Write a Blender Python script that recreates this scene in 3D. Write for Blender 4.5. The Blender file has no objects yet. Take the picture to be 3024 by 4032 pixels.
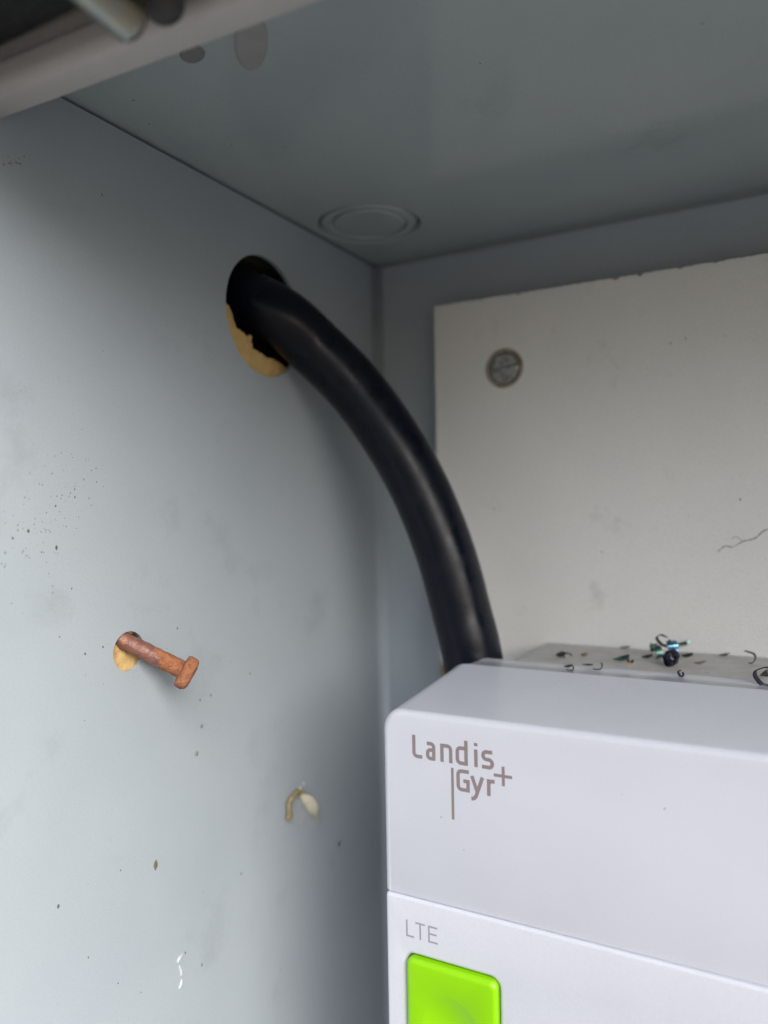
import bpy, bmesh, math, random
from mathutils import Vector, Matrix, noise
from mathutils.geometry import interpolate_bezier

R = math.radians
SC = bpy.context.scene
COL = SC.collection
random.seed(7)

# ------------------------------------------------------------------ camera
YAW = R(29.05); FPX = 3028.0; ROLL = 0.0172
_c = math.sqrt(1 - ROLL * ROLL)
O_ = Vector((-math.sin(YAW), math.cos(YAW), 0)); H_ = Vector((math.cos(YAW), math.sin(YAW), 0)); Z_ = Vector((0, 0, 1))
cam_d = bpy.data.cameras.new('camera'); cam = bpy.data.objects.new('camera', cam_d); COL.objects.link(cam)
right = H_ * _c - Z_ * ROLL
up = H_ * ROLL + Z_ * _c
back = -O_
cam.matrix_world = Matrix(((right.x, up.x, back.x, 0), (right.y, up.y, back.y, 0), (right.z, up.z, back.z, 0), (0, 0, 0, 1)))
cam_d.sensor_fit = 'HORIZONTAL'; cam_d.sensor_width = 36.0
cam_d.lens = 36.0 * FPX / 3024.0
cam_d.clip_start = 0.002; cam_d.clip_end = 5000
cam_d.dof.use_dof = True; cam_d.dof.focus_distance = 0.186; cam_d.dof.aperture_fstop = 10.0
SC.camera = cam

# ------------------------------------------------------------------ sky, sun, exposure
SUN_EL = R(37); SUN_AZ = R(56)           # azimuth off the opening's outward direction (-Y), towards +X
w = bpy.data.worlds.new('World'); SC.world = w; w.use_nodes = True
nt = w.node_tree; bg = nt.nodes['Background']
sky = nt.nodes.new('ShaderNodeTexSky'); sky.sky_type = 'NISHITA'; sky.sun_disc = False
sdir = Vector((math.sin(SUN_AZ) * math.cos(SUN_EL), -math.cos(SUN_AZ) * math.cos(SUN_EL), math.sin(SUN_EL)))
sky.sun_elevation = SUN_EL; sky.sun_rotation = math.atan2(sdir.x, sdir.y)
sky.air_density = 1.0; sky.dust_density = 3.0; sky.ozone_density = 1.0
nt.links.new(sky.outputs[0], bg.inputs[0]); bg.inputs[1].default_value = 0.05
sl = bpy.data.lights.new('sun', 'SUN'); so = bpy.data.objects.new('sun', sl); COL.objects.link(so)
sl.energy = 1.5; sl.angle = R(62); sl.color = (1.0, 0.985, 0.965)
so.rotation_euler = (-sdir).to_track_quat('-Z', 'Y').to_euler()
SC.view_settings.view_transform = 'Standard'; SC.view_settings.look = 'None'
SC.view_settings.exposure = 1.71; SC.view_settings.gamma = 1.0
try: SC.view_settings.use_curve_mapping = False
except Exception: pass
SC.cycles.max_bounces = 10; SC.cycles.diffuse_bounces = 6; SC.cycles.glossy_bounces = 5

# ------------------------------------------------------------------ key places of the cabinet (metres)
XL, YB, ZC = -0.1473, 0.2613, 0.0961      # left wall, back wall, ceiling
YBD = 0.2513                              # face of the mounting board
YM = 0.165                                # front of the meter
ZT = -0.0446                              # top of the meter's rear housing
XR, ZF = 0.46, -0.52                      # right wall and floor of the cabinet
XW = XL - 0.0015                          # face of the wood behind the left wall

def ray(px, py):                          # a picture point as a direction from the camera
    u = px - 1512; v = py - 2014
    return (O_ * FPX + H_ * (u * _c - v * ROLL) - Z_ * (u * ROLL + v * _c)) / FPX
def at(px, py, ax, val):                  # where that sight line meets a plane of the scene
    d = ray(px, py); return d * (val / d[ax])
def dist(px, py, t): return ray(px, py) * t

# ------------------------------------------------------------------ helpers
def link(name, me, parent=None, mat=None, smooth=False):
    o = bpy.data.objects.new(name, me); COL.objects.link(o)
    if parent: o.parent = parent
    if mat: me.materials.append(mat)
    if smooth:
        for p in me.polygons: p.use_smooth = True
    return o
def obj(name, bm, mat, parent=None, smooth=False, sharp=None):
    bmesh.ops.recalc_face_normals(bm, faces=bm.faces)
    me = bpy.data.meshes.new(name); bm.to_mesh(me); bm.free()
    o = link(name, me, parent, mat, smooth)
    if sharp is not None:
        me.set_sharp_from_angle(angle=R(sharp))
    return o
def tag(o, label, cat, group=None, kind=None):
    o['label'] = label; o['category'] = cat
    if group: o['group'] = group
    if kind: o['kind'] = kind
    return o
def empty(name, loc, label, cat, group=None):
    o = bpy.data.objects.new(name, None); COL.objects.link(o); o.location = loc; o.empty_display_size = 0.01
    return tag(o, label, cat, group)
def adopt(child, parent):                 # parent without moving the child
    child.parent = parent; child.matrix_parent_inverse = Matrix.Translation(-Vector(parent.location)); return child
def box(bm, x0, x1, y0, y1, z0, z1):
    v = [bm.verts.new((x, y, z)) for x in (x0, x1) for y in (y0, y1) for z in (z0, z1)]
    for f in ((0, 1, 3, 2), (4, 6, 7, 5), (0, 4, 5, 1), (2, 3, 7, 6), (0, 2, 6, 4), (1, 5, 7, 3)):
        bm.faces.new([v[i] for i in f])
def loft(bm, rings, cap0=True, cap1=True, closed=True):
    vs = [[bm.verts.new(p) for p in r] for r in rings]
    n = len(vs[0])
    for a, b in zip(vs, vs[1:]):
        for i in range(n if closed else n - 1):
            j = (i + 1) % n
            bm.faces.new((a[i], a[j], b[j], b[i]))
    if cap0: bm.faces.new(vs[0][::-1])
    if cap1: bm.faces.new(vs[-1])
    return vs
def fill(bm, loops):                      # flat face with holes; returns the loops' verts
    es = []; out = []
    for lp in loops:
        vs = [bm.verts.new(p) for p in lp]; out.append(vs)
        for i in range(len(vs)): es.append(bm.edges.new((vs[i], vs[(i + 1) % len(vs)])))
    bmesh.ops.triangle_fill(bm, use_beauty=True, use_dissolve=False, edges=es)
    return out
def tube(bm, pts, rad, n=12, cap=True, squash=1.0):
    pts = [Vector(p) for p in pts]; rings = []
    t0 = (pts[1] - pts[0]).normalized()
    nrm = t0.orthogonal().normalized()
    for i, p in enumerate(pts):
        t = (pts[min(i + 1, len(pts) - 1)] - pts[max(i - 1, 0)]).normalized()
        nrm = (nrm - t * nrm.dot(t)).normalized(); b = t.cross(nrm)
        r = rad[i] if isinstance(rad, (list, tuple)) else rad
        rings.append([p + (nrm * math.cos(k * 2 * math.pi / n) + b * math.sin(k * 2 * math.pi / n) * squash) * r for k in range(n)])
    return loft(bm, rings, cap, cap)
def spline(P, n=10):                      # Catmull-Rom through P
    P = [Vector(p) for p in P]; Q = [2 * P[0] - P[1]] + P + [2 * P[-1] - P[-2]]; out = []
    for i in range(1, len(Q) - 2):
        for k in range(n):
            t = k / n; a, b, c, d = Q[i - 1], Q[i], Q[i + 1], Q[i + 2]
            out.append(0.5 * ((2 * b) + (c - a) * t + (2 * a - 5 * b + 4 * c - d) * t * t + (3 * b - a - 3 * c + d) * t ** 3))
    out.append(P[-1]); return out
def rrect(x0, x1, z0, z1, rt, rb, n=7, rtr=None):   # rounded rectangle in XZ, anticlockwise from bottom left
    if rtr is None: rtr = rt
    out = []
    for cx, cz, r, a0 in ((x0 + rb, z0 + rb, rb, 180), (x1 - rb, z0 + rb, rb, 270), (x1 - rtr, z1 - rtr, rtr, 0), (x0 + rt, z1 - rt, rt, 90)):
        for k in range(n + 1):
            a = R(a0 + 90 * k / n); out.append((cx + r * math.cos(a), cz + r * math.sin(a)))
    return out
def blob(bm, c, r, u=8, v=5, jit=0.0, sc=(1, 1, 1)):
    ret = bmesh.ops.create_uvsphere(bm, u_segments=u, v_segments=v, radius=1.0)
    for ve in ret['verts']:
        k = 1 + random.uniform(-jit, jit)
        ve.co = Vector(c) + Vector((ve.co.x * sc[0], ve.co.y * sc[1], ve.co.z * sc[2])) * r * k

# ------------------------------------------------------------------ materials
def mat(name, col, rough=0.5, metal=0.0, col2=None, scale=200, bump=0.0, bscale=900, spec=0.5, detail=4, contrast=(0.35, 0.65), rough2=None, coat=0.0, sss=0.0):
    m = bpy.data.materials.new(name); m.use_nodes = True; t = m.node_tree; N = t.nodes; L = t.links
    p = N['Principled BSDF']; p.inputs['Roughness'].default_value = rough; p.inputs['Metallic'].default_value = metal
    p.inputs['Specular IOR Level'].default_value = spec
    p.inputs['Coat Weight'].default_value = coat
    p.inputs['Base Color'].default_value = (*col, 1)
    tc = N.new('ShaderNodeTexCoord')
    if col2 or rough2 is not None:
        nz = N.new('ShaderNodeTexNoise'); nz.inputs['Scale'].default_value = scale; nz.inputs['Detail'].default_value = detail
        L.new(tc.outputs['Object'], nz.inputs['Vector'])
        rp = N.new('ShaderNodeMapRange'); rp.inputs[1].default_value = contrast[0]; rp.inputs[2].default_value = contrast[1]
        L.new(nz.outputs['Fac'], rp.inputs[0])
        if col2:
            mx = N.new('ShaderNodeMix'); mx.data_type = 'RGBA'
            mx.inputs['A'].default_value = (*col, 1); mx.inputs['B'].default_value = (*col2, 1)
            L.new(rp.outputs[0], mx.inputs['Factor']); L.new(mx.outputs['Result'], p.inputs['Base Color'])
        if rough2 is not None:
            mr = N.new('ShaderNodeMapRange'); mr.inputs[3].default_value = rough; mr.inputs[4].default_value = rough2
            L.new(rp.outputs[0], mr.inputs[0]); L.new(mr.outputs[0], p.inputs['Roughness'])
    if bump:
        nb = N.new('ShaderNodeTexNoise'); nb.inputs['Scale'].default_value = bscale; nb.inputs['Detail'].default_value = 3
        L.new(tc.outputs['Object'], nb.inputs['Vector'])
        b = N.new('ShaderNodeBump'); b.inputs['Strength'].default_value = 1.0; b.inputs['Distance'].default_value = bump
        L.new(nb.outputs['Fac'], b.inputs['Height']); L.new(b.outputs[0], p.inputs['Normal'])
    return m
def smudge(m, col, scale, lo, hi, amount, detail=6):   # lays irregular grime over a material's colour
    t = m.node_tree; N = t.nodes; L = t.links; p = N['Principled BSDF']
    tc = N.new('ShaderNodeTexCoord'); nz = N.new('ShaderNodeTexNoise'); nz.inputs['Scale'].default_value = scale; nz.inputs['Detail'].default_value = detail
    nz.inputs['Roughness'].default_value = 0.65
    L.new(tc.outputs['Object'], nz.inputs['Vector'])
    rp = N.new('ShaderNodeMapRange'); rp.inputs[1].default_value = lo; rp.inputs[2].default_value = hi; rp.inputs[3].default_value = 0; rp.inputs[4].default_value = amount
    L.new(nz.outputs['Fac'], rp.inputs[0])
    mx = N.new('ShaderNodeMix'); mx.data_type = 'RGBA'; mx.inputs['B'].default_value = (*col, 1)
    src = p.inputs['Base Color'].links[0].from_socket if p.inputs['Base Color'].links else None
    if src: L.new(src, mx.inputs['A'])
    else: mx.inputs['A'].default_value = p.inputs['Base Color'].default_value
    L.new(rp.outputs[0], mx.inputs['Factor']); L.new(mx.outputs['Result'], p.inputs['Base Color'])
    return m
M = {}
M['paint'] = smudge(smudge(mat('grey_paint', (.375, .425, .47), .34, col2=(.395, .445, .485), scale=30, bump=.00003, bscale=900), (.25, .28, .30), 45, .60, .80, .5), (.10, .10, .09), 260, .70, .80, .6)
M['roof_paint'] = smudge(mat('roof_paint', (.36, .42, .44), .14, col2=(.38, .44, .455), scale=30, bump=.000006, bscale=400), (.22, .25, .26), 50, .60, .85, .5)
M['white_plastic'] = mat('white_plastic', (.585, .61, .685), .22, col2=(.60, .625, .70), scale=60, spec=.75, bump=.000006, bscale=2500)
M['rear_plastic'] = smudge(mat('dusty_plastic', (.56, .555, .54), .55, col2=(.47, .46, .435), scale=160), (.25, .23, .2), 500, .58, .75, .6)
M['green'] = mat('green_plastic', (.24, .58, .0), .28, col2=(.25, .60, .0), scale=60)
M['print'] = mat('taupe_print', (.235, .19, .195), .5)
M['print2'] = mat('grey_print', (.30, .28, .33), .5)
M['cable'] = mat('black_sheath', (.002, .0035, .010), .25, col2=(.004, .0055, .012), scale=160, bump=.00006, bscale=160, rough2=.36, spec=.25)
smudge(M['cable'], (.022, .022, .026), 300, .60, .78, .35)
M['rail'] = mat('rail_paint', (.52, .505, .50), .34, col2=(.56, .54, .535), scale=30, bump=.00002, bscale=900)
M['laminate'] = smudge(mat('laminate', (.72, .715, .70), .36, col2=(.74, .735, .715), scale=40, bump=.00016, bscale=1700, spec=1.0), (.34, .32, .29), 70, .62, .80, .45)
M['core'] = mat('chipboard_core', (.42, .25, .10), .9, col2=(.20, .12, .06), scale=700, bump=.0004, bscale=900)
M['wood'] = smudge(mat('tan_wood', (.56, .37, .14), .85, col2=(.64, .44, .19), scale=260, bump=.0005, bscale=500), (.25, .13, .05), 300, .58, .75, .7)
M['rust'] = smudge(mat('rust', (.29, .105, .046), .85, col2=(.37, .155, .07), scale=600, bump=.0005, bscale=1600), (.11, .045, .03), 700, .50, .68, .85)
M['rust_dark'] = smudge(mat('worn_steel', (.17, .08, .068), .42, .15, col2=(.24, .11, .08), scale=500, bump=.0003, bscale=1100), (.36, .14, .06), 450, .55, .68, .9)
M['steel'] = mat('dull_steel', (.20, .205, .20), .45, .75, col2=(.42, .42, .40), scale=500, bump=.0002, bscale=900)
M['zinc'] = mat('zinc_screw', (.50, .43, .31), .3, .95, col2=(.36, .40, .38), scale=200)
M['lump_black'] = mat('shadow_black', (.045, .047, .05), .6)  # black of the lump that replaces a shadow
M['dark_plug'] = mat('dark_plug', (.19, .195, .19), .5)
M['shade_strip'] = mat('roof_shade', (.022, .024, .027), .9, col2=(.035, .037, .04), scale=500)  # near-black that paints the shade under the roof front
M['plug'] = mat('plug_paint', (.33, .345, .34), .4, col2=(.30, .31, .305), scale=200)
M['shell'] = mat('outer_paint', (.34, .38, .40), .5)
M['blued'] = mat('blued_steel', (.010, .012, .04), .28, .9, col2=(.06, .05, .09), scale=300)
M['cyan'] = mat('tempered_blue', (.16, .40, .55), .25, .9, col2=(.06, .12, .2), scale=350)
M['olive'] = mat('olive_swarf', (.13, .135, .10), .4, .7, col2=(.06, .06, .05), scale=500)
M['green_steel'] = mat('green_swarf', (.10, .20, .17), .3, .85, col2=(.04, .06, .06), scale=400)
M['dark_chip'] = mat('dark_chip', (.03, .03, .028), .5, .5, col2=(.06, .05, .045), scale=600)
M['purple'] = mat('purple_swarf', (.12, .06, .09), .35, .8, col2=(.04, .03, .05), scale=400)
M['brown_chip'] = mat('brown_chip', (.22, .17, .11), .8, col2=(.12, .10, .07), scale=700)
M['tan_chip'] = mat('tan_chip', (.60, .40, .18), .85)
M['dirt'] = mat('dirt', (.09, .085, .08), .9)
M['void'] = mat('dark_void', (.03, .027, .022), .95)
M['grit'] = mat('grit', (.30, .28, .25), .9, col2=(.7, .69, .66), scale=900)
M['husk'] = mat('husk', (.38, .31, .17), .8, col2=(.20, .15, .07), scale=500)
M['silk'] = mat('silk', (.62, .60, .48), .8, col2=(.52, .50, .40), scale=400)
M['floor'] = mat('dark_floor', (.085, .08, .07), .9, col2=(.14, .13, .11), scale=40)  # unseen floor, darkened to cut light bounced up the walls
for k_ in ('paint', 'roof_paint', 'rail'):
    smudge(M[k_], (.22, .25, .28), 2600, .45, .75, .30, 2)
smudge(M['white_plastic'], (.40, .42, .47), 3200, .45, .75, .22, 2)
smudge(M['laminate'], (.45, .44, .42), 2600, .45, .75, .25, 2)
g = bpy.data.materials.new('water'); g.use_nodes = True; gp = g.node_tree.nodes['Principled BSDF']
gp.inputs['Transmission Weight'].default_value = 1; gp.inputs['Roughness'].default_value = .02; gp.inputs['IOR'].default_value = 1.33
M['water'] = g
M['drip'] = mat('drip_glint', (.52, .55, .58), .2, coat=.5)  # white stands for the highlights on a clear drip

# ------------------------------------------------------------------ ground outside, below the cabinet
bm = bmesh.new(); N_ = 24
gv = [[bm.verts.new(((i / N_ - .5) * 60, (j / N_ - .5) * 60, -1.15 + .02 * noise.noise((i * .7, j * .7, 0)))) for j in range(N_ + 1)] for i in range(N_ + 1)]
for i in range(N_):
    for j in range(N_): bm.faces.new((gv[i][j], gv[i + 1][j], gv[i + 1][j + 1], gv[i][j + 1]))
go = obj('ground', bm, mat('ground', (.21, .185, .155), .9, col2=(.15, .135, .11), scale=3, bump=.004, bscale=60))
go['kind'] = 'structure'

# ------------------------------------------------------------------ cabinet
cab = empty('meter_cabinet', (XL, YB, ZF), 'pale grey painted sheet metal cabinet that encloses the meter, cable and board', 'cabinet')
TH = 0.0012
def solid(o, th=TH, off=1):
    m = o.modifiers.new('thickness', 'SOLIDIFY'); m.thickness = th; m.offset = off; m.use_even_offset = True; return o
CH = (0.1915, 0.0613, 0.0186)             # cable hole y, z, r
BH = (0.1347, -0.0332, 0.0049)            # bolt hole
def circ(cy, cz, r, n=48, jit=0): return [(XL, cy + r * math.cos(2 * math.pi * k / n), cz + r * math.sin(2 * math.pi * k / n)) for k in range(n)]
BR = 0.0032
bm = bmesh.new()
lp = fill(bm, [[(XL, .082, ZF), (XL, YB - BR, ZF), (XL, YB - BR, ZC - .0009), (XL, .082, ZC - .0009)], circ(*CH), circ(*BH, n=32)])
e0, e1 = lp[0][1], lp[0][2]
prev = (e0, e1)
for k in range(1, 9):
    a = R(90 * k / 8); x = XL + BR - BR * math.cos(a); y = YB - BR + BR * math.sin(a)
    cur = (bm.verts.new((x, y, ZF)), bm.verts.new((x, y, ZC - .0009)))
    bm.faces.new((prev[0], cur[0], cur[1], prev[1])); prev = cur
# rolled front edge of the left wall, outside the frame
prev = (lp[0][0], lp[0][3])
for k in range(1, 6):
    a = R(90 * k / 5); x = XL - .004 + .004 * math.cos(a); y = .082 - .004 * math.sin(a)
    cur = (bm.verts.new((x, y, ZF)), bm.verts.new((x, y, ZC - .0009)))
    bm.faces.new((prev[0], prev[1], cur[1], cur[0])); prev = cur
for f in bm.faces:
    f.normal_update()
sp = obj('side_panel', bm, M['paint'], None, True, 50)
# make normals face the inside, then thicken outwards
def face_in(o, inside):
    me = o.data; b = bmesh.new(); b.from_mesh(me); inside = Vector(inside); b.normal_update()
    s = sum(((inside - f.calc_center_median()).dot(f.normal)) * f.calc_area() for f in b.faces)
    if s < 0: bmesh.ops.reverse_faces(b, faces=b.faces)
    b.to_mesh(me); b.free()
for p_ in sp.data.polygons:
    if p_.area > 2e-3 or abs(p_.normal.x) > .9999: p_.use_smooth = False
face_in(sp, (0.1, .15, -.1)); solid(sp, TH, -1); adopt(sp, cab)
bm = bmesh.new()
fill(bm, [[(XL + BR + .00005, YB, ZF), (XR, YB, ZF), (XR, YB, ZC - .0017), (XL + BR + .00005, YB, ZC - .0017)]])
bp = obj('back_panel', bm, M['paint']); face_in(bp, (0.1, .15, -.1)); solid(bp, TH, -1); adopt(bp, cab)
bm = bmesh.new(); box(bm, XR + .0005, XR + .0017, .078, YB, ZF, ZC - .0009)
adopt(obj('side_panel', bm, M['paint']), cab)
bm = bmesh.new(); box(bm, XL + .0002, XR, .08, YB - .0005, ZF - .0015, ZF - .0003)
adopt(obj('floor_panel', bm, M['floor']), cab)
# roof with pressed knock-out near the corner, added skirts against light leaks
KO = (-.1280, .2235)
FY, FZ = .070, .0855                        # front flange of the roof
def koring(r, z, n=48): return [(KO[0] + r * math.cos(2 * math.pi * k / n), KO[1] + r * math.sin(2 * math.pi * k / n), z) for k in range(n)]
bm = bmesh.new()
lp = fill(bm, [[(XL - .0016, FY, ZC), (XR + .0025, FY, ZC), (XR + .0025, YB + .0032, ZC), (XL - .0016, YB + .0032, ZC)], koring(.0178, ZC)])
prev = lp[1]
for r, z in ((.0173, .0003), (.0168, .0022), (.0162, .0024), (.0157, .0005), (.0150, .0002), (.0136, .0002), (.0131, .0004), (.0126, .0022), (.0120, .0024), (.0115, .0005), (.0110, .0002)):
    cur = [bm.verts.new((p[0], p[1], ZC + z * (.25 + .75 * (.5 + .5 * math.sin(2 * math.pi * q / 48 * 2 + r * 400)) ** 1.5))) for q, p in enumerate(koring(r, 0))]
    for i in range(48): bm.faces.new((prev[i], prev[(i + 1) % 48], cur[(i + 1) % 48], cur[i]))
    prev = cur
bm.faces.new(prev)
rf = obj('roof_panel', bm, M['roof_paint'], None, True, 40)
for p_ in rf.data.polygons:
    if abs(p_.normal.z) > .9999: p_.use_smooth = False
face_in(rf, (0.1, .15, -.1)); solid(rf, .0012, -1); adopt(rf, cab)
bm = bmesh.new()
box(bm, XL - .0030, XL - .00165, FY, YB + .0030, ZC - .012, ZC + .0011)
adopt(obj('light_leak_skirt', bm, M['shell']), cab)
bm = bmesh.new()
box(bm, XL - .0016, XR + .0025, YB + .0014, YB + .0030, ZC - .02, ZC - .00005)
adopt(obj('light_leak_skirt', bm, M['shell']), cab)
bm = bmesh.new(); box(bm, XL - .0016, XR + .0025, FY - .0013, FY - .0001, FZ, ZC + .0011)
adopt(obj('front_flange', bm, M['shell']), cab)
# stiffening rail under the roof at the mouth of the cabinet
prof = [(.1068, ZC - .0002)]
for k in range(0, 5):
    a = R(0 - 90 * k / 4); prof.append((.1060 + .0008 * math.cos(a), .0848 + .0008 * math.sin(a)))
for k in range(0, 9):
    a = R(-90 - 90 * k / 8); prof.append((.1020 + .0030 * math.cos(a), .0870 + .0030 * math.sin(a)))
prof += [(.0989, .0888), (.0990, .0896), (.0995, .0901), (.1002, .0904), (.1004, .0912), (.1004, ZC - .0002)]
bm = bmesh.new(); rings = []
for i in range(13):
    x = XL + .0004 + (XR - XL - .0008) * (i / 12) ** 2
    dy = min(.0035, (x - XL) * .055) - .0040; wob = .0003 * math.sin(x * 60 + .6)
    rings.append([(x, y + dy, z + (wob if z < ZC - .003 else 0)) for y, z in prof])
loft(bm, rings)
adopt(obj('stiffening_rail', bm, M['rail'], None, True, 60), cab)
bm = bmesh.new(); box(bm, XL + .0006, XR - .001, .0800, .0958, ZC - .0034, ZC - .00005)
adopt(obj('roof_shade_strip', bm, M['shade_strip']), cab)  # added dark strip, shade of the roof front put into its colour
# small plugged holes of the roof beside the rail
for (px, py, rx, ry) in ((988, 165, 66, 108), (757, 208, 50, 34)):
    c = at(px, py, 2, ZC); ea = at(px + rx, py, 2, ZC) - c; eb = at(px, py + ry, 2, ZC) - c; bm = bmesh.new()
    loft(bm, [[c + (ea * math.cos(k * math.pi / 16) + eb * math.sin(k * math.pi / 16)) * q - Z_ * h_ for k in range(32)] for q, h_ in ((1.0, -.0001), (.98, .0002), (.93, .0004), (.8, .0005))], False, True)
    adopt(obj('hole_plug', bm, M['plug'] if px > 900 else M['dark_plug'], None, True), cab)

# ------------------------------------------------------------------ screw through the front flange, with an added dark lump
tip = at(548, 112, 1, .088)
dv = Vector((.10, 1.0, -.24)).normalized()
sc = empty('flange_screw', tip - dv * .034, 'blurred zinc screw whose tip pokes in under the dark front of the roof', 'screw')
bm = bmesh.new(); P = []; rd = []
for k in range(90):
    s = k / 89 * .0325; P.append(tip - dv * (.034 - s)); rd.append(.0033 + (.00022 if k % 2 else -.00018))
P += [tip - dv * .0012, tip - dv * .0004, tip]; rd += [.0030, .0026, .0016]
tube(bm, P, rd, 18)
adopt(obj('threaded_shank', bm, M['zinc'], None, True), sc)
bm = bmesh.new(); tube(bm, [tip - dv * .0385, tip - dv * .034], .0045, 6); adopt(obj('hex_head', bm, M['zinc']), sc)
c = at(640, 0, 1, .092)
bm = bmesh.new(); blob(bm, (c.x, c.y, c.z), 1, 18, 10, 0, (.0036, .0036, .0036)); tube(bm, [(c.x, c.y, c.z + .002), (c.x, c.y, ZC)], .0028, 14)  # lump added where a shadow lies beside the screw
tag(obj('shadow_lump', bm, M['lump_black'], None, True), 'added black lump in place of the shadow beside the screw tip', 'lump')

# ------------------------------------------------------------------ wood behind the left wall
wood = empty('backing_wood', (XW, .18, 0), 'tan wood behind the grey side wall, showing through its two holes', 'wood')
def jag(pts, n, j):
    out = []
    for i, p in enumerate(pts):
        q = pts[(i + 1) % len(pts)]
        for k in range(n):
            t = k / n; v = Vector(p).lerp(Vector(q), t); v.y += random.uniform(-j, j); v.z += random.uniform(-j, j); out.append(v)
    return out
hp = [at(x, y, 0, XW) for x, y in ((878, 1160), (906, 1222), (935, 1290), (965, 1318), (990, 1322), (992, 1370), (1030, 1392), (1080, 1418), (1145, 1452), (1235, 1420), (1262, 1250), (1215, 1050), (1090, 965), (940, 985), (880, 1075))]
bp_ = [at(x, y, 0, XW) for x, y in ((486, 2500), (503, 2490), (548, 2495), (566, 2530), (540, 2575), (492, 2565), (483, 2530))]
bm = bmesh.new()
lp = fill(bm, [[(XW, .09, -.2), (XW, YB - .002, -.2), (XW, YB - .002, ZC - .0125), (XW, .09, ZC - .0125)], jag(hp, 4, .0004), jag(bp_, 4, .0002)])
for L_ in lp:
    inner = [bm.verts.new(v.co + Vector((-.004, 0, 0))) for v in L_]
    for i in range(len(L_)): bm.faces.new((L_[i], L_[(i + 1) % len(L_)], inner[(i + 1) % len(L_)], inner[i]))
adopt(obj('wood_sheet', bm, M['wood']), wood)
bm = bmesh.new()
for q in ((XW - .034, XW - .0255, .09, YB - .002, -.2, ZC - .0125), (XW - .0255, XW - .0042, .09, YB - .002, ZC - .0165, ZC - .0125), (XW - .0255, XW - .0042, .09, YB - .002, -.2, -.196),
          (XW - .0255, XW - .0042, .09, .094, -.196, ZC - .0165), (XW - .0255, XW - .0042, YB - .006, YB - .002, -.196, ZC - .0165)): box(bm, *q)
adopt(obj('dark_box', bm, M['void']), wood)  # dark box added behind the holes to keep sky light out

# ------------------------------------------------------------------ mounting board
brd = empty('mounting_board', (-.1, YBD + .005, -.3), 'off-white laminated chipboard mounting board screwed to the back wall', 'board')
bx0, bz1, bx1, bz0 = -.1176, .0737, .30, -.42
bm = bmesh.new(); box(bm, bx0 + .0001, bx1, YBD + .0006, YB - .0025, bz0, bz1 - .0001)
adopt(obj('chipboard_core', bm, M['core']), brd)
edge = []
x = bx0; zz = 0
edge.append((bx0, YBD, bz0))
edge += [(bx0, YBD, -.0700), (bx0 + .0002, YBD, -.0640), (bx0 + .0016, YBD, -.0610), (bx0 + .0017, YBD, -.0565), (bx0 + .0005, YBD, -.0535), (bx0 + .00015, YBD, -.050)]
z = -.047
while z < bz1 - .002:
    edge.append((bx0 + random.uniform(0, .00018), YBD, z)); z += random.uniform(.0012, .003)
edge.append((bx0 + .0003, YBD, bz1 - .0002))
x = bx0 + .001
while x < bx1 - .002:
    d = random.uniform(0, .00030)
    if random.random() < .07: d = random.uniform(.0005, .0011)
    edge.append((x, YBD, bz1 - d)); x += random.uniform(.0005, .0016)
edge += [(bx1, YBD, bz1), (bx1, YBD, bz0)]
SCW = at(1985, 1448, 1, YBD)
bm = bmesh.new()
lp = fill(bm, [edge, [(SCW.x + .0064 * math.cos(2 * math.pi * k / 32), YBD, SCW.z + .0064 * math.sin(2 * math.pi * k / 32)) for k in range(32)]])
lam = obj('laminate_face', bm, M['laminate']); face_in(lam, (SCW.x + .02, .1, 0)); solid(lam, .0005, -1); adopt(lam, brd)

bm = bmesh.new()
P = spline([at(x, y, 1, YBD - .00008) for x, y in ((2826, 2170), (2856, 2148), (2885, 2152), (2925, 2130), (2972, 2118), (3005, 2090), (3040, 2075))], 5)
tube(bm, P, [.00006 + .00016 * abs(math.sin(i * 1.3)) * random.random() for i in range(len(P))], 6)
P = spline([at(x, y, 1, YBD - .00008) for x, y in ((2925, 2130), (2900, 2112), (2880, 2120))], 4); tube(bm, P, .00007, 5)
adopt(obj('hairline_crack', bm, M['brown_chip']), brd)

# slotted screw of the board
ss = empty('slotted_screw', (SCW.x, YBD, SCW.z), 'dull steel slotted screw sunk into the corner of the white board', 'screw')
bm = bmesh.new()
r_, h_ = .0056, .0018
sa = R(6); sw = .00052
def scpt(r, a, y): return (SCW.x + r * math.cos(a), y, SCW.z + r * math.sin(a))
def half(bm, sgn):                        # one half of the head, on either side of the slot
    prof = [(r_ * .80, YBD - .0009), (r_ * .93, YBD - .0006), (r_, YBD + .0002), (r_, YBD + .0005)]
    rows = []
    for r, y in prof:
        a0 = math.asin(sw / r); rows.append([scpt(r, sa + (0 if sgn > 0 else math.pi) + a0 + (math.pi - 2 * a0) * k / 18, y) for k in range(19)])
    vs = [[bm.verts.new(p) for p in rw] for rw in rows]
    for a, b in zip(vs, vs[1:]):
        for i in range(18): bm.faces.new((a[i], a[i + 1], b[i + 1], b[i]))
    bm.faces.new(vs[0])
    bm.faces.new([rw[0] for rw in vs] + [rw[-1] for rw in vs][::-1])
half(bm, 1); half(bm, -1)
adopt(obj('screw_head', bm, M['steel']), ss)
bm = bmesh.new(); tube(bm, [(SCW.x, YBD + .0003, SCW.z), (SCW.x, YBD + .007, SCW.z)], .0054, 24)
adopt(obj('slot_floor', bm, M['steel']), ss)
bm = bmesh.new()
rg = [[scpt(r, 2 * math.pi * k / 40, y) for k in range(40)] for r, y in ((.0057, YBD + .0004), (.0060, YBD - .00005), (.0066, YBD - .00012), (.0069, YBD - .00001))]
loft(bm, rg, False, False)
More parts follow.
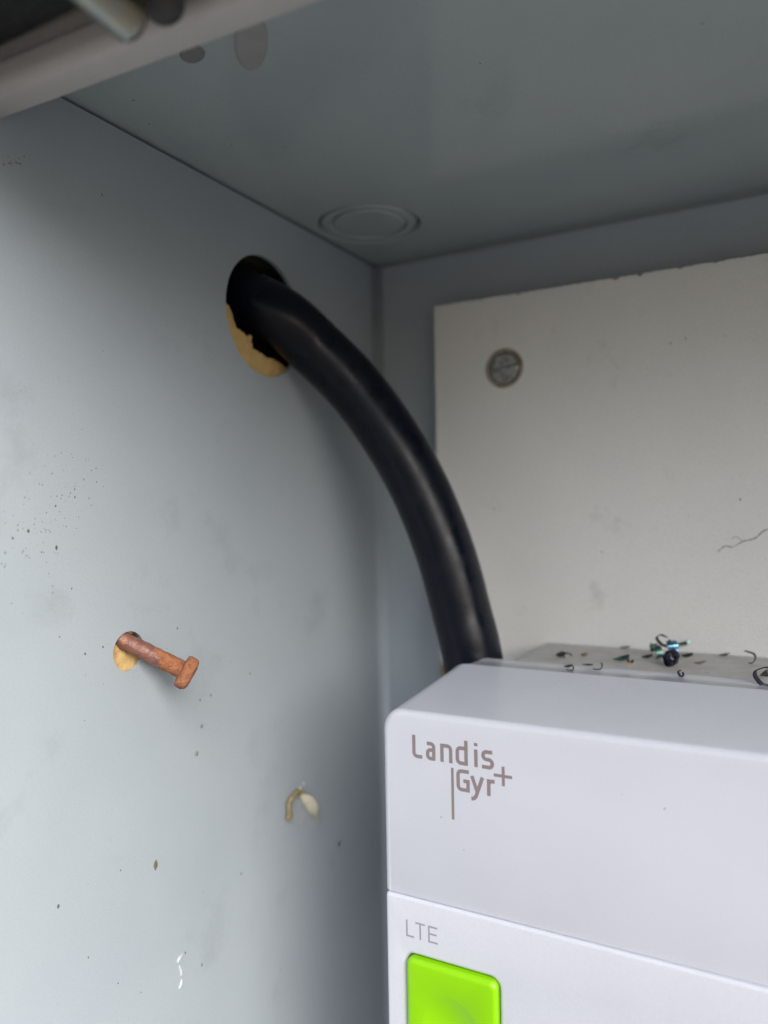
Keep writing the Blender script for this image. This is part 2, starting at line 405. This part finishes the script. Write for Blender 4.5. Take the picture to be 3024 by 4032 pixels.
adopt(obj('stained_rim', bm, smudge(mat('rim_stain', (.36, .33, .29), .7), (.22, .15, .09), 120, .5, .6, .8), None, True), ss)

# ------------------------------------------------------------------ cable
cp = [(-.176, .190, .074), (-.163, .1895, .0715)]
for px, py, t in ((1092, 1240, .2400), (1246, 1372, .2432), (1405, 1535, .2445), (1555, 1745, .243), (1668, 1955, .242), (1757, 2185, .2405), (1815, 2400, .2395), (1866, 2620, .2385)):
    cp.append(dist(px, py, t))
cp += [(-.0905, .2275, -.085), (-.0895, .228, -.13), (-.0895, .228, -.2)]
bm = bmesh.new(); tube(bm, spline(cp, 14), .0093, 40)
tag(obj('cable', bm, M['cable'], None, True), 'thick black cable curving from the round wall hole down behind the meter', 'cable')

# ------------------------------------------------------------------ meter
mt = empty('electricity_meter', (-.01, YM + .04, -.3), 'white plastic electricity meter with green button fixed to the board', 'meter')
MX0, MX1 = -.0933, .078
ZS = -.0930
def ring(y, x0, x1, z0, z1, rt, rb=.0003): return [(a, y, b) for a, b in rrect(x0, x1, z0, z1, rt, rb)]
bm = bmesh.new(); rings = []
zt = -.0481
for a in range(0, 7):                      # rounded front edge
    t = R(90 * a / 6); e = .0017 * (1 - math.sin(t)); y = YM + .0017 * (1 - math.cos(t))
    rings.append(ring(y, MX0 + e, MX1 - e, ZS + e * .05, zt - e, .0052 - e * .5))
for y, z, dx, rt in ((.1990, -.0438, .0016, .0056), (.2002, -.0434, .0018, .0056), (.2010, -.04325, .0019, .0056), (.2018, -.0434, .0021, .0056), (.2023, -.0438, .0023, .0056), (.2135, -.0441, .0030, .0056), (.2141, -.0439, .0031, .0056), (.2147, -.0440, .0033, .0056), (.2151, -.0446, .0037, .0056), (.2154, -.0460, .0045, .0056)):
    rings.append(ring(y, MX0 + dx, MX1 - dx, ZS + .0002, z, rt))
loft(bm, rings)
upper = adopt(obj('upper_cover', bm, M['white_plastic'], None, True, 62), mt)
# lower cover with a pocket for the button
YL = YM - .0008
LX0, LX1, LZ1, LZ0 = MX0 + .0007, MX1 - .0004, ZS - .00012, -.262
BX0, BX1, BZ1, BZ0 = -.0868, -.0637, -.1070, -.1335
bm = bmesh.new(); rings = []
for a in range(0, 6):
    t = R(90 * a / 5); e = .0008 * (1 - math.sin(t)); y = YL + .0008 * (1 - math.cos(t))
    rings.append(ring(y, LX0 + e, LX1 - e, LZ0 + e, LZ1 - e, .0006, .0006))
rings.append(ring(.214, LX0 + .003, LX1 - .003, LZ0 + .003, LZ1 - .0001, .0006, .0006))
vs = loft(bm, rings, False, True)
pk = [(a, YL, b) for a, b in rrect(BX0 - .0016, BX1 + .0012, BZ0 - .0014, BZ1 + .0014, .0030, .0030, 6)]
hv = [bm.verts.new(p) for p in pk]
es = [bm.edges.new((hv[i], hv[(i + 1) % len(hv)])) for i in range(len(hv))] + [bm.edges.get((vs[0][i], vs[0][(i + 1) % len(vs[0])])) for i in range(len(vs[0]))]
bmesh.ops.triangle_fill(bm, use_beauty=True, edges=es)
prev = hv
for e, y in ((.0003, .00006), (.0006, .00025), (.0009, .0006), (.0011, .0011), (.0012, .004)):
    cur = [bm.verts.new((a, YL + y, b)) for a, b in rrect(BX0 - .0016 + e, BX1 + .0012 - e, BZ0 - .0014 + e, BZ1 + .0014 - e, .0030 - e * .6, .0030 - e * .6, 6)]
    for i in range(len(cur)): bm.faces.new((prev[i], prev[(i + 1) % len(cur)], cur[(i + 1) % len(cur)], cur[i]))
    prev = cur
bm.faces.new(prev)
adopt(obj('lower_cover', bm, M['white_plastic'], None, True, 45), mt)
bm = bmesh.new(); rings = []
for y, e in ((.2157, .0), (.2510, .0)):
    rings.append(ring(y, -.0795, .066, -.275, ZT, .0034, .001))
loft(bm, rings)
adopt(obj('rear_housing', bm, M['rear_plastic'], None, True, 40), mt)
bm = bmesh.new(); box(bm, -.085, .071, .2143, .2156, -.255, -.0475)
adopt(obj('rear_gasket', bm, M['rear_plastic']), mt)
# button
YBN = YL - .0013
bm = bmesh.new(); rings = []
rings.append([(a, YL + .0035, b) for a, b in rrect(BX0, BX1, BZ0, BZ1, .0017, .0017, 6)])
for a in range(0, 7):
    t = R(90 * a / 6); e = .0012 * (1 - math.cos(t)); y = YBN + .0012 * (1 - math.sin(t))
    rings.append([(p, y, q) for p, q in rrect(BX0 + e, BX1 - e, BZ0 + e, BZ1 - e, max(.0017 - e * .5, .0004), max(.0017 - e * .5, .0004), 6)])
vs = loft(bm, rings, True, False)
dc = ((BX0 + BX1) / 2, -.1205); DR = .0074
def dring(r, d, n=40): return [bm.verts.new((dc[0] + r * math.cos(2 * math.pi * k / n), YBN + d * 1.7, dc[1] + r * math.sin(2 * math.pi * k / n))) for k in range(n)]
hv = dring(DR, 0)
es = [bm.edges.new((hv[i], hv[(i + 1) % 40])) for i in range(40)] + [bm.edges.get((vs[-1][i], vs[-1][(i + 1) % len(vs[-1])])) for i in range(len(vs[-1]))]
bmesh.ops.triangle_fill(bm, use_beauty=True, edges=es)
prev = hv
for k in range(1, 8):
    q = 1 - k / 8; cur = dring(DR * q, .0007 * (1 - q ** 2) if k > 0 else 0)
    for i in range(40): bm.faces.new((prev[i], prev[(i + 1) % 40], cur[(i + 1) % 40], cur[i]))
    prev = cur
bm.faces.new(prev)
adopt(obj('button', bm, M['green'], None, True, 45), mt)

# printed lettering (flat strokes, millimetres from the baseline's left end)
def arc(cx, cz, r, a0, a1, n=6): return [(cx + r * math.cos(R(a0 + (a1 - a0) * k / n)), cz + r * math.sin(R(a0 + (a1 - a0) * k / n))) for k in range(n + 1)]
def stroke(bm, pts, wd, ox, oz, y, k):
    pts = [Vector(p) for p in pts]; a = []; b = []
    for i, p in enumerate(pts):
        t1 = (pts[i] - pts[i - 1]).normalized() if i else (pts[1] - pts[0]).normalized()
        t2 = (pts[i + 1] - pts[i]).normalized() if i < len(pts) - 1 else t1
        n1 = Vector((-t1.y, t1.x)); n2 = Vector((-t2.y, t2.x)); m_ = (n1 + n2).normalized(); s = wd / 2 / max(.35, m_.dot(n1))
        a.append(p + m_ * s); b.append(p - m_ * s)
    yy = y - .00003 - k * .000003
    va = [bm.verts.new((ox + p.x * .001, yy, oz + p.y * .001)) for p in a]; vb = [bm.verts.new((ox + p.x * .001, yy, oz + p.y * .001)) for p in b]
    for i in range(len(va) - 1): bm.faces.new((va[i], va[i + 1], vb[i + 1], vb[i]))
def glyph(name, strokes, wd, ox, oz, y, m):
    bm = bmesh.new()
    for k, s in enumerate(strokes): stroke(bm, s, wd, ox, oz, y, k)
    return adopt(obj(name, bm, m), mt)
LO = (-.0850, -.05926)
W_ = .88
LET = {
 'L': [[(.48, 5.5)] + arc(1.38, 1.32, .9, 180, 270) + [(2.7, .42)]],
 'a': [[(3.95, 3.9)] + [(4.9, 3.9)] + arc(4.95, 3.1, .8, 90, 0) + [(5.75, 0)],
       [(5.75, 2.4)] + arc(4.9, 1.65, .75, 90, 180) + arc(4.9, 1.12, .75, 180, 270) + [(5.75, .37)]],
 'n': [[(7.9, 0), (7.9, 4.3)], [(7.9, 3.9), (9.2, 3.9)] + arc(9.3, 3.05, .85, 90, 0) + [(10.15, 0)]],
 'd': [[(14.05, 5.78), (14.05, 0)], [(14.05, 3.9)] + arc(12.7, 3.05, .85, 90, 180) + arc(12.7, 1.25, .85, 180, 270) + [(14.05, .4)]],
 'i': [[(16.5, 4.1), (16.5, 0)], [(16.5, 5.6), (16.5, 4.85)]],
 's': [[(20.55, 3.87)] + arc(19.1, 3.05, .82, 90, 180) + arc(19.1, 2.98, .82, 180, 262) + arc(19.65, 1.28, .85, 84, 0) + arc(19.65, 1.22, .85, 0, -90) + [(17.95, .4)]],
 'G': [[(14.7, -1.45)] + arc(12.85, -2.35, .9, 90, 180) + arc(12.85, -4.85, .9, 180, 270) + [(14.42, -5.75), (14.42, -3.7), (13.25, -3.7)]],
 'y': [[(15.4, -2.15), (16.75, -5.85)], [(18.05, -2.15), (16.55, -6.3)] + [(16.35, -6.8), (16.0, -7.2), (15.6, -7.4), (15.2, -7.42)]],
 'r': [[(19.55, -6.15), (19.55, -2.3)], [(19.55, -3.6)] + arc(20.4, -3.55, .85, 180, 95) + [(21.0, -2.7)]],
}
for ch, st in LET.items(): glyph('printed_letter', st, W_, LO[0], LO[1], YM, M['print'])
glyph('printed_bar', [[(10.5, -1.0), (10.5, -13.15)]], .68, LO[0], LO[1], YM, M['print'])
glyph('printed_plus', [[(20.8, -1.1), (25.2, -1.1)], [(23.1, 1.1), (23.1, -3.35)]], .72, LO[0], LO[1], YM, M['print'])
LT = (-.0871, -.1025)
for st in ([[(.25, 4.05), (.25, .22), (2.2, .22)]], [[(2.6, 3.8), (5.1, 3.8)], [(3.85, 3.8), (3.85, 0)]],
           [[(8.4, 3.8), (6.15, 3.8), (6.15, .22), (8.45, .22)], [(6.15, 2.1), (8.2, 2.1)]]):
    glyph('printed_letter', st, .44, LT[0], LT[1], YL, M['print2'])

# ------------------------------------------------------------------ rusty bolt leaning in the small hole
b0 = at(502, 2528, 0, XL - .0005)
bd = Vector((1.0, .86, -.76)).normalized()
bl = .0178
rb = empty('rusty_bolt', b0, 'rusty orange bolt poking at a slant out of the small hole in the side wall', 'bolt')
def lathe_along(bm, base, d, prof, n=20, jit=0, hexr=None):
    q = d.to_track_quat('Z', 'Y').to_matrix(); rings = []
    for i, (s, r) in enumerate(prof):
        rg = []
        for k in range(n):
            a = 2 * math.pi * k / n; rr = r
            if hexr: rr = r * (1 - hexr * (0.5 - 0.5 * math.cos(3 * a)) )
            p = q @ Vector((rr * math.cos(a), rr * math.sin(a), 0)) + base + d * s
            if jit: p = p + Vector([random.uniform(-jit, jit) for _ in range(3)])
            rg.append(p)
        rings.append(rg)
    loft(bm, rings)
bm = bmesh.new()
lathe_along(bm, b0, bd, [(-.010 + k * .0005, .00215 + .00007 * math.sin(k * 1.1) + (.00006 if k > 36 else 0)) for k in range(53)], 24, .00006)
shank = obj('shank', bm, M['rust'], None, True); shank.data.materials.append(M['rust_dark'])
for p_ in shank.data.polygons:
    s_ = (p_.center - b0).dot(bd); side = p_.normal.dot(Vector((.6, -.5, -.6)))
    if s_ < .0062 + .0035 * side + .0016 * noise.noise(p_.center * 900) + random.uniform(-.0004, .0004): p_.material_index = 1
adopt(shank, rb)
bm = bmesh.new()
lathe_along(bm, b0, bd, [(.0146, .0023), (.0148, .0034), (.0149, .0041), (.0154, .0044), (.0166, .00445), (.0174, .0042), (.0178, .0035), (.0180, .0025), (.0181, .0008)], 36, .00007, .16)
adopt(obj('bolt_head', bm, M['rust'], None, True, 45), rb)

# ------------------------------------------------------------------ water drops, husk and marks on the left wall
def drop(px, py, r, label, sc=(.45, 1, 1)):
    c = at(px, py, 0, XL); bm = bmesh.new(); blob(bm, (XL + r * .05, c.y, c.z), r, 16, 10, 0, sc)
    tag(obj('water_drop', bm, M['water'], None, True), label, 'drop', 'water drops on the side wall')
drop(794, 2857, .00055, 'tiny clear drop on the side wall just under the rusty bolt')
drop(774, 2966, .00062, 'tiny clear drop lowest on the streak under the rusty bolt')
drop(1333, 3322, .0010, 'clear round drop on the side wall beside the meter')
for pts, nm in (([(722, 3752), (704, 3775), (700, 3792)], 'upper'), ([(706, 3800), (714, 3825), (712, 3842)], 'middle'), ([(716, 3852), (712, 3875), (704, 3892)], 'lower')):
    P = spline([at(x, y, 0, XL) for x, y in pts], 6); n = len(P); bm = bmesh.new()
    tube(bm, P, [.0001 + .00034 * math.sin(math.pi * (i + .2) / n) for i in range(n)], 10)
    tag(obj('glint_drip', bm, M['drip'], None, True), f'{nm} piece of the short wavy clear drip, highlights painted white, low on the side wall', 'drip', 'wavy clear drip with highlights painted white on the side wall')
hk = at(1180, 3140, 0, XL)
hu = empty('insect_debris', hk, 'pale silk and brown insect husk stuck on the side wall near the meter', 'insect debris')
def wallpt(px, py, off): p = at(px, py, 0, XL + off); return p
bm = bmesh.new(); P = spline([wallpt(1133, 3222, .0012), wallpt(1140, 3195, .0016), wallpt(1138, 3165, .0016), wallpt(1150, 3140, .0015), wallpt(1172, 3118, .0012), wallpt(1195, 3128, .001)], 6)
tube(bm, P, [.00055 + .00055 * abs(math.sin(i * 1.9)) * random.uniform(.5, 1.2) for i in range(len(P))], 9)
adopt(obj('husk', bm, M['husk'], None, True), hu)
bm = bmesh.new(); blob(bm, wallpt(1140, 3208, .0014), .00125, 12, 8, .2, (.8, 1, 1.35)); adopt(obj('husk_head', bm, M['husk']), hu)
bm = bmesh.new(); P = spline([wallpt(1178, 3124, .001), wallpt(1205, 3142, .0014), wallpt(1228, 3170, .0016), wallpt(1240, 3200, .0012), wallpt(1255, 3232, .0004)], 7)
n = len(P); tube(bm, P, [.0004 + .0019 * max(0, math.sin(math.pi * min(1, (i / n) ** 1.15 * 1.2))) for i in range(n)], 14, True, .75)
for v_ in bm.verts: v_.co += Vector((.2, 1, 1)) * noise.noise(v_.co * 900) * .00035
adopt(obj('silk_sac', bm, M['silk'], None, True), hu)
bm = bmesh.new(); blob(bm, wallpt(1183, 3102, .0004), .0007, 10, 6, .1, (.5, 1.2, .7)); blob(bm, wallpt(1196, 3082, .0003), .0006, 10, 6, .1, (.4, .8, 1.2))
for k in range(16):
    a_ = wallpt(1190 + random.uniform(-20, 70), 3090 + random.uniform(0, 150), .0008); b_ = a_ + Vector((-.0003, random.uniform(-.003, .003), random.uniform(-.004, .003)))
    b_.x = XL + .0001; m_ = (a_ + b_) / 2 + Vector((.0005, random.uniform(-.0008, .0008), 0)); tube(bm, spline([a_, m_, b_], 5), .00006, 5)
adopt(obj('silk_wisp', bm, M['silk'], None, True), hu)
c = at(612, 3402, 0, XL); bm = bmesh.new(); blob(bm, c, .0010, 8, 6, .25, (.35, .6, 1.3))
tag(obj('tan_flake', bm, M['brown_chip']), 'small tan flake stuck low on the side wall below the bolt', 'flake')
# dirt specks (nobody could count them)
bm = bmesh.new()
def speck(px, py, r, plane=0, val=XL, st=1.0):
    c = at(px, py, plane, val); sc = [1, 1, 1]; sc[plane] = .3; sc[2 if plane != 2 else 1] *= st
    rot = bmesh.ops.create_uvsphere(bm, u_segments=6, v_segments=4, radius=1.0)
    r *= .8
    for ve in rot['verts']: ve.co = c + Vector((ve.co.x * sc[0], ve.co.y * sc[1], ve.co.z * sc[2])) * r * random.uniform(.7, 1.25)
for px, py, r in ((222, 2155, .00042), (230, 3567, .00045), (294, 1925, .0002), (295, 1956, .0002), (245, 1948, .0002), (225, 1952, .00015), (219, 1990, .0003), (330, 1886, .0002), (380, 1896, .00015), (378, 1842, .00018), (360, 1850, .00018), (70, 2065, .0002), (70, 2087, .0002), (50, 2116, .0003), (20, 2175, .0002), (104, 2186, .00018), (18, 2230, .0002), (282, 2315, .0002), (235, 2505, .0002), (405, 2545, .0003), (335, 2573, .0003), (698, 2472, .0003), (950, 3438, .0003), (475, 3425, .0002), (348, 3768, .00022), (465, 3870, .00022), (830, 2735, .0003), (788, 2755, .0003), (985, 2650, .0003), (405, 1380, .00015), (112, 2088, .00045), (1105, 3815, .0003), (795, 3798, .0003), (730, 3750, .00035), (555, 3905, .00018), (1410, 2210, .00025), (402, 765, .00025), (668, 660, .0002)):
    speck(px, py, r, st=random.uniform(1, 1.8))
for k in range(110):
    a = random.gauss(0, 1); b = random.gauss(0, 1)
    speck(190 + a * 110, 2050 + b * 130 - a * 60, random.uniform(.00006, .00016), st=random.uniform(.8, 2))
for k in range(60):
    speck(random.uniform(0, 1400), random.uniform(500, 4000), random.uniform(.00006, .00014), st=random.uniform(.8, 2))
for k in range(26):
    q = random.random(); speck(5 + 90 * q, 640 + random.gauss(0, 4) - (30 * random.random() if random.random() < .4 else 0), random.uniform(.00010, .0002), st=random.uniform(.6, 1.6))
for px, py, r in ((525, 393, .00035), (587, 487, .0003), (912, 566, .00025), (1115, 577, .0002), (1890, 248, .0003), (2765, 90, .0003)):
    speck(px, py, r, 2, ZC)
for px, py, r in ((1945, 2000, .0004), (2640, 1350, .0003), (2700, 1330, .0003), (2370, 2172, .0003), (2855, 1320, .0002), (2915, 1965, .0004), (1950, 2440, .0003)):
    speck(px, py, r, 1, YBD)
for px, py, r in ((1737, 3215, .0002), (2617, 3183, .00022), (2450, 3125, .00012), (1826, 3345, .00015)):
    speck(px, py, r, 1, YM)
tag(obj('dirt_specks', bm, M['dirt']), 'dark specks of dirt scattered over the walls, board and meter', 'dirt', kind='stuff')

# ------------------------------------------------------------------ swarf on top of the meter
SG = 'metal shavings on top of the meter'
def ribbon(pts, wv, th=.00012):
    bm = bmesh.new(); n = len(pts); rings = []
    for i, p in enumerate(pts):
        p = Vector(p); t = (Vector(pts[min(i + 1, n - 1)]) - Vector(pts[max(i - 1, 0)])).normalized()
        wi = wv(i / (n - 1)) if callable(wv) else Vector(wv)
        nn = t.cross(wi).normalized() * th
        rings.append([p - wi / 2 + nn, p + wi / 2 + nn, p + wi / 2 - nn, p - wi / 2 - nn])
    loft(bm, rings); return bm
def curl(px, py, r, width, turns, axis, m, label, z=ZT, a0=0, grow=0.0, pitch=0.0, taper=True, lift=1.0):
    c = at(px, py, 2, z + r * lift) if px else None
    ax = Vector(axis).normalized(); u = ax.orthogonal().normalized(); v = ax.cross(u); n = int(28 * turns) + 4; pts = []
    for k in range(n + 1):
        t = k / n; a = a0 + 2 * math.pi * turns * t; rr = r * (1 + grow * t) * (1 + .16 * math.sin(2.1 * a + px) + .05 * math.sin(5 * a))
        pts.append(c + (u * math.cos(a) + v * math.sin(a)) * rr + ax * pitch * t)
    lo = min(p.z for p in pts) - width * abs(ax.z) / 2
    if lo < z + .0001: pts = [p + Vector((0, 0, z + .0001 - lo)) for p in pts]
    f = (lambda s: ax * width * max(.25, math.sin(math.pi * min(1, .12 + s * .88)) ** .5)) if taper else (lambda s: ax * width)
    return tag(obj('metal_shaving', ribbon(pts, f), m, None, True, 40), label, 'shaving', SG)
def flake(px, py, ln, wd, ang, m, label, z=ZT, bend=.4, twist=.5, lift=.0004, name='metal_shaving', cat='shaving', group=SG):
    c = at(px, py, 2, z); d = Vector((math.cos(R(ang)), math.sin(R(ang)), 0)); s_ = Vector((-d.y, d.x, 0)); pts = []; n = 14
    for k in range(n + 1):
        t = k / n - .5; pts.append(c + d * ln * t + s_ * ln * bend * (t * t - .08) + Vector((0, 0, lift + wd * .3 + ln * .5 * bend * (t + .5) ** 2)))
    return tag(obj(name, ribbon(pts, lambda s: (s_ * math.cos(twist * s * 3) + Vector((0, 0, 1)) * math.sin(twist * s * 3)) * wd * (.35 + .65 * math.sin(math.pi * (.1 + .8 * s)))), m, None, True, 40), label, cat, group)
Yx = (.25, 1, .15)
curl(2613, 2520, .0019, .0011, .95, (.5, 1, .35), M['olive'], 'thin olive ring of swarf standing at the top of the heap', a0=.4, lift=3.0, z=ZT)
curl(2571, 2535, .0019, .0024, .55, (1, .5, .3), M['green_steel'], 'pale green curl of swarf on the left of the heap', a0=2.2, lift=1.8)
curl(2645, 2556, .0022, .0030, .55, (1, .45, .12), M['cyan'], 'bright blue curved shaving in the middle of the heap', a0=.2, lift=1.5)
curl(2585, 2565, .0022, .0022, .5, (.9, .5, .2), M['green_steel'], 'dull green shaving leaning behind the dark coil', a0=1.0)
curl(2641, 2592, .0023, .0024, 2.4, (.4, 1, .2), M['blued'], 'tight dark purple coil of swarf at the foot of the heap', a0=.3, grow=-.55, pitch=.001)
flake(2690, 2568, .0042, .0012, 12, M['green_steel'], 'dark green sliver sticking out right of the blue shaving', lift=.0022)
flake(2549, 2594, .0030, .0011, 10, M['dark_chip'], 'flat dark chip just left of the dark coil')
flake(2704, 2591, .0036, .0013, -20, M['dark_chip'], 'flat dark chip just right of the dark coil')
flake(2447, 2606, .0046, .0018, 22, M['green_steel'], 'greenish black chip with a reddish end left of the heap', twist=.3)
curl(2480, 2594, .0010, .0010, .6, (.6, 1, 0), M['purple'], 'reddish curled end beside the greenish chip', a0=.8)
curl(2473, 2610, .0006, .0007, .5, (.3, 1, 0), M['tan_chip'], 'tiny cream crumb under the reddish curl', a0=.5)
flake(2209, 2588, .0030, .0017, 5, M['dark_chip'], 'dark brown chip near the left end of the meter top', twist=.9)
curl(2236, 2583, .0012, .0006, .55, (.2, 1, .1), M['dark_chip'], 'thin dark hook beside the dark brown chip', a0=3.4)
curl(2243, 2626, .0010, .0005, .5, (.2, 1, .3), M['olive'], 'small bent shaving on the ridge strip at the left', a0=.2, z=-.0441)
flake(2238, 2631, .0024, .0007, 8, M['dark_chip'], 'small dark sliver lying on the ridge strip at the left', z=-.0441)
curl(2350, 2618, .0013, .0005, .5, (.1, 1, .1), M['olive'], 'thin olive wire bent over the ridge near the left', a0=.1, z=-.0440)
flake(2315, 2623, .0030, .0005, 0, M['olive'], 'thin olive straight wire lying along the ridge', z=-.0440, bend=.1)
flake(2747, 2549, .0034, .0011, -6, M['dark_chip'], 'dark flake lying near the board right of the heap')
curl(2876, 2555, .0012, .0006, .5, (.2, 1, .1), M['olive'], 'olive hook standing up right of the heap', a0=1.0)
flake(2853, 2586, .0030, .0008, 15, M['olive'], 'flat olive shaving at the foot of the olive hook')
curl(2940, 2586, .0020, .0010, .5, (.2, 1, .1), M['dark_chip'], 'thin dark arc of swarf right of the olive hook', a0=5.2)
flake(2915, 2578, .0034, .0014, 8, M['dark_chip'], 'dark chip beside the thin dark arc')
flake(2756, 2618, .0030, .0008, 0, M['brown_chip'], 'flat brown flake right of the dark coil')
curl(2681, 2652, .0007, .0008, .9, (.4, 1, .1), M['blued'], 'tiny dark ring on the ridge below the heap', z=-.0440)
curl(3022, 2662, .0026, .0018, .9, (.4, 1, .1), M['blued'], 'large dark curl of swarf cut by the right edge of the photo', a0=.2, z=-.0444)
flake(3014, 2668, .0034, .0016, 70, M['dark_chip'], 'dark chip inside the large curl at the right edge', z=-.0444)
flake(2244, 2530, .0034, .0012, 6, M['tan_chip'], 'tan wood splinter lying against the board at the left', bend=.1, twist=.1, name='wood_splinter', cat='splinter', group=None)
flake(2300, 2586, .0020, .0012, 0, M['brown_chip'], 'grey crumb right of the dark brown chip', bend=.2, name='grey_crumb', cat='crumb', group=None)
flake(2460, 2556, .0030, .0008, 20, M['brown_chip'], 'thin brown crumb near the board left of the heap', bend=.2, name='brown_crumb', cat='crumb', group=None)
# grit and dust on the meter top
bm = bmesh.new()
def zslope(y): return zt + (y - YM) / (.199 - YM) * (-.0438 - zt)
def grain(x, y, z, r):
    rr = bmesh.ops.create_icosphere(bm, subdivisions=1, radius=r)
    for ve in rr['verts']: ve.co = Vector((x, y, z)) + Vector((ve.co.x, ve.co.y, ve.co.z * .6)) * random.uniform(.6, 1.3)
for k in range(420):
    y = .1985 - abs(random.gauss(0, .006)); x = random.choice((random.gauss(-.048, .008), random.uniform(-.06, .03)))
    if y > YM + .004: grain(x, y, zslope(y), random.uniform(.00004, .00011))
for k in range(260): grain(random.uniform(-.076, .06), random.uniform(.2165, .2505), ZT, random.uniform(.00005, .0002))
for k in range(1500): grain(random.uniform(-.076, .05), random.uniform(.216, .2508), ZT, random.uniform(.00004, .00010))
for k in range(90): grain(random.uniform(-.08, .05), random.uniform(.2025, .2145), -.0440, random.uniform(.00004, .00012))
tag(obj('grit', bm, M['grit']), 'fine grit and dust lying on the top of the meter', 'grit', kind='stuff')
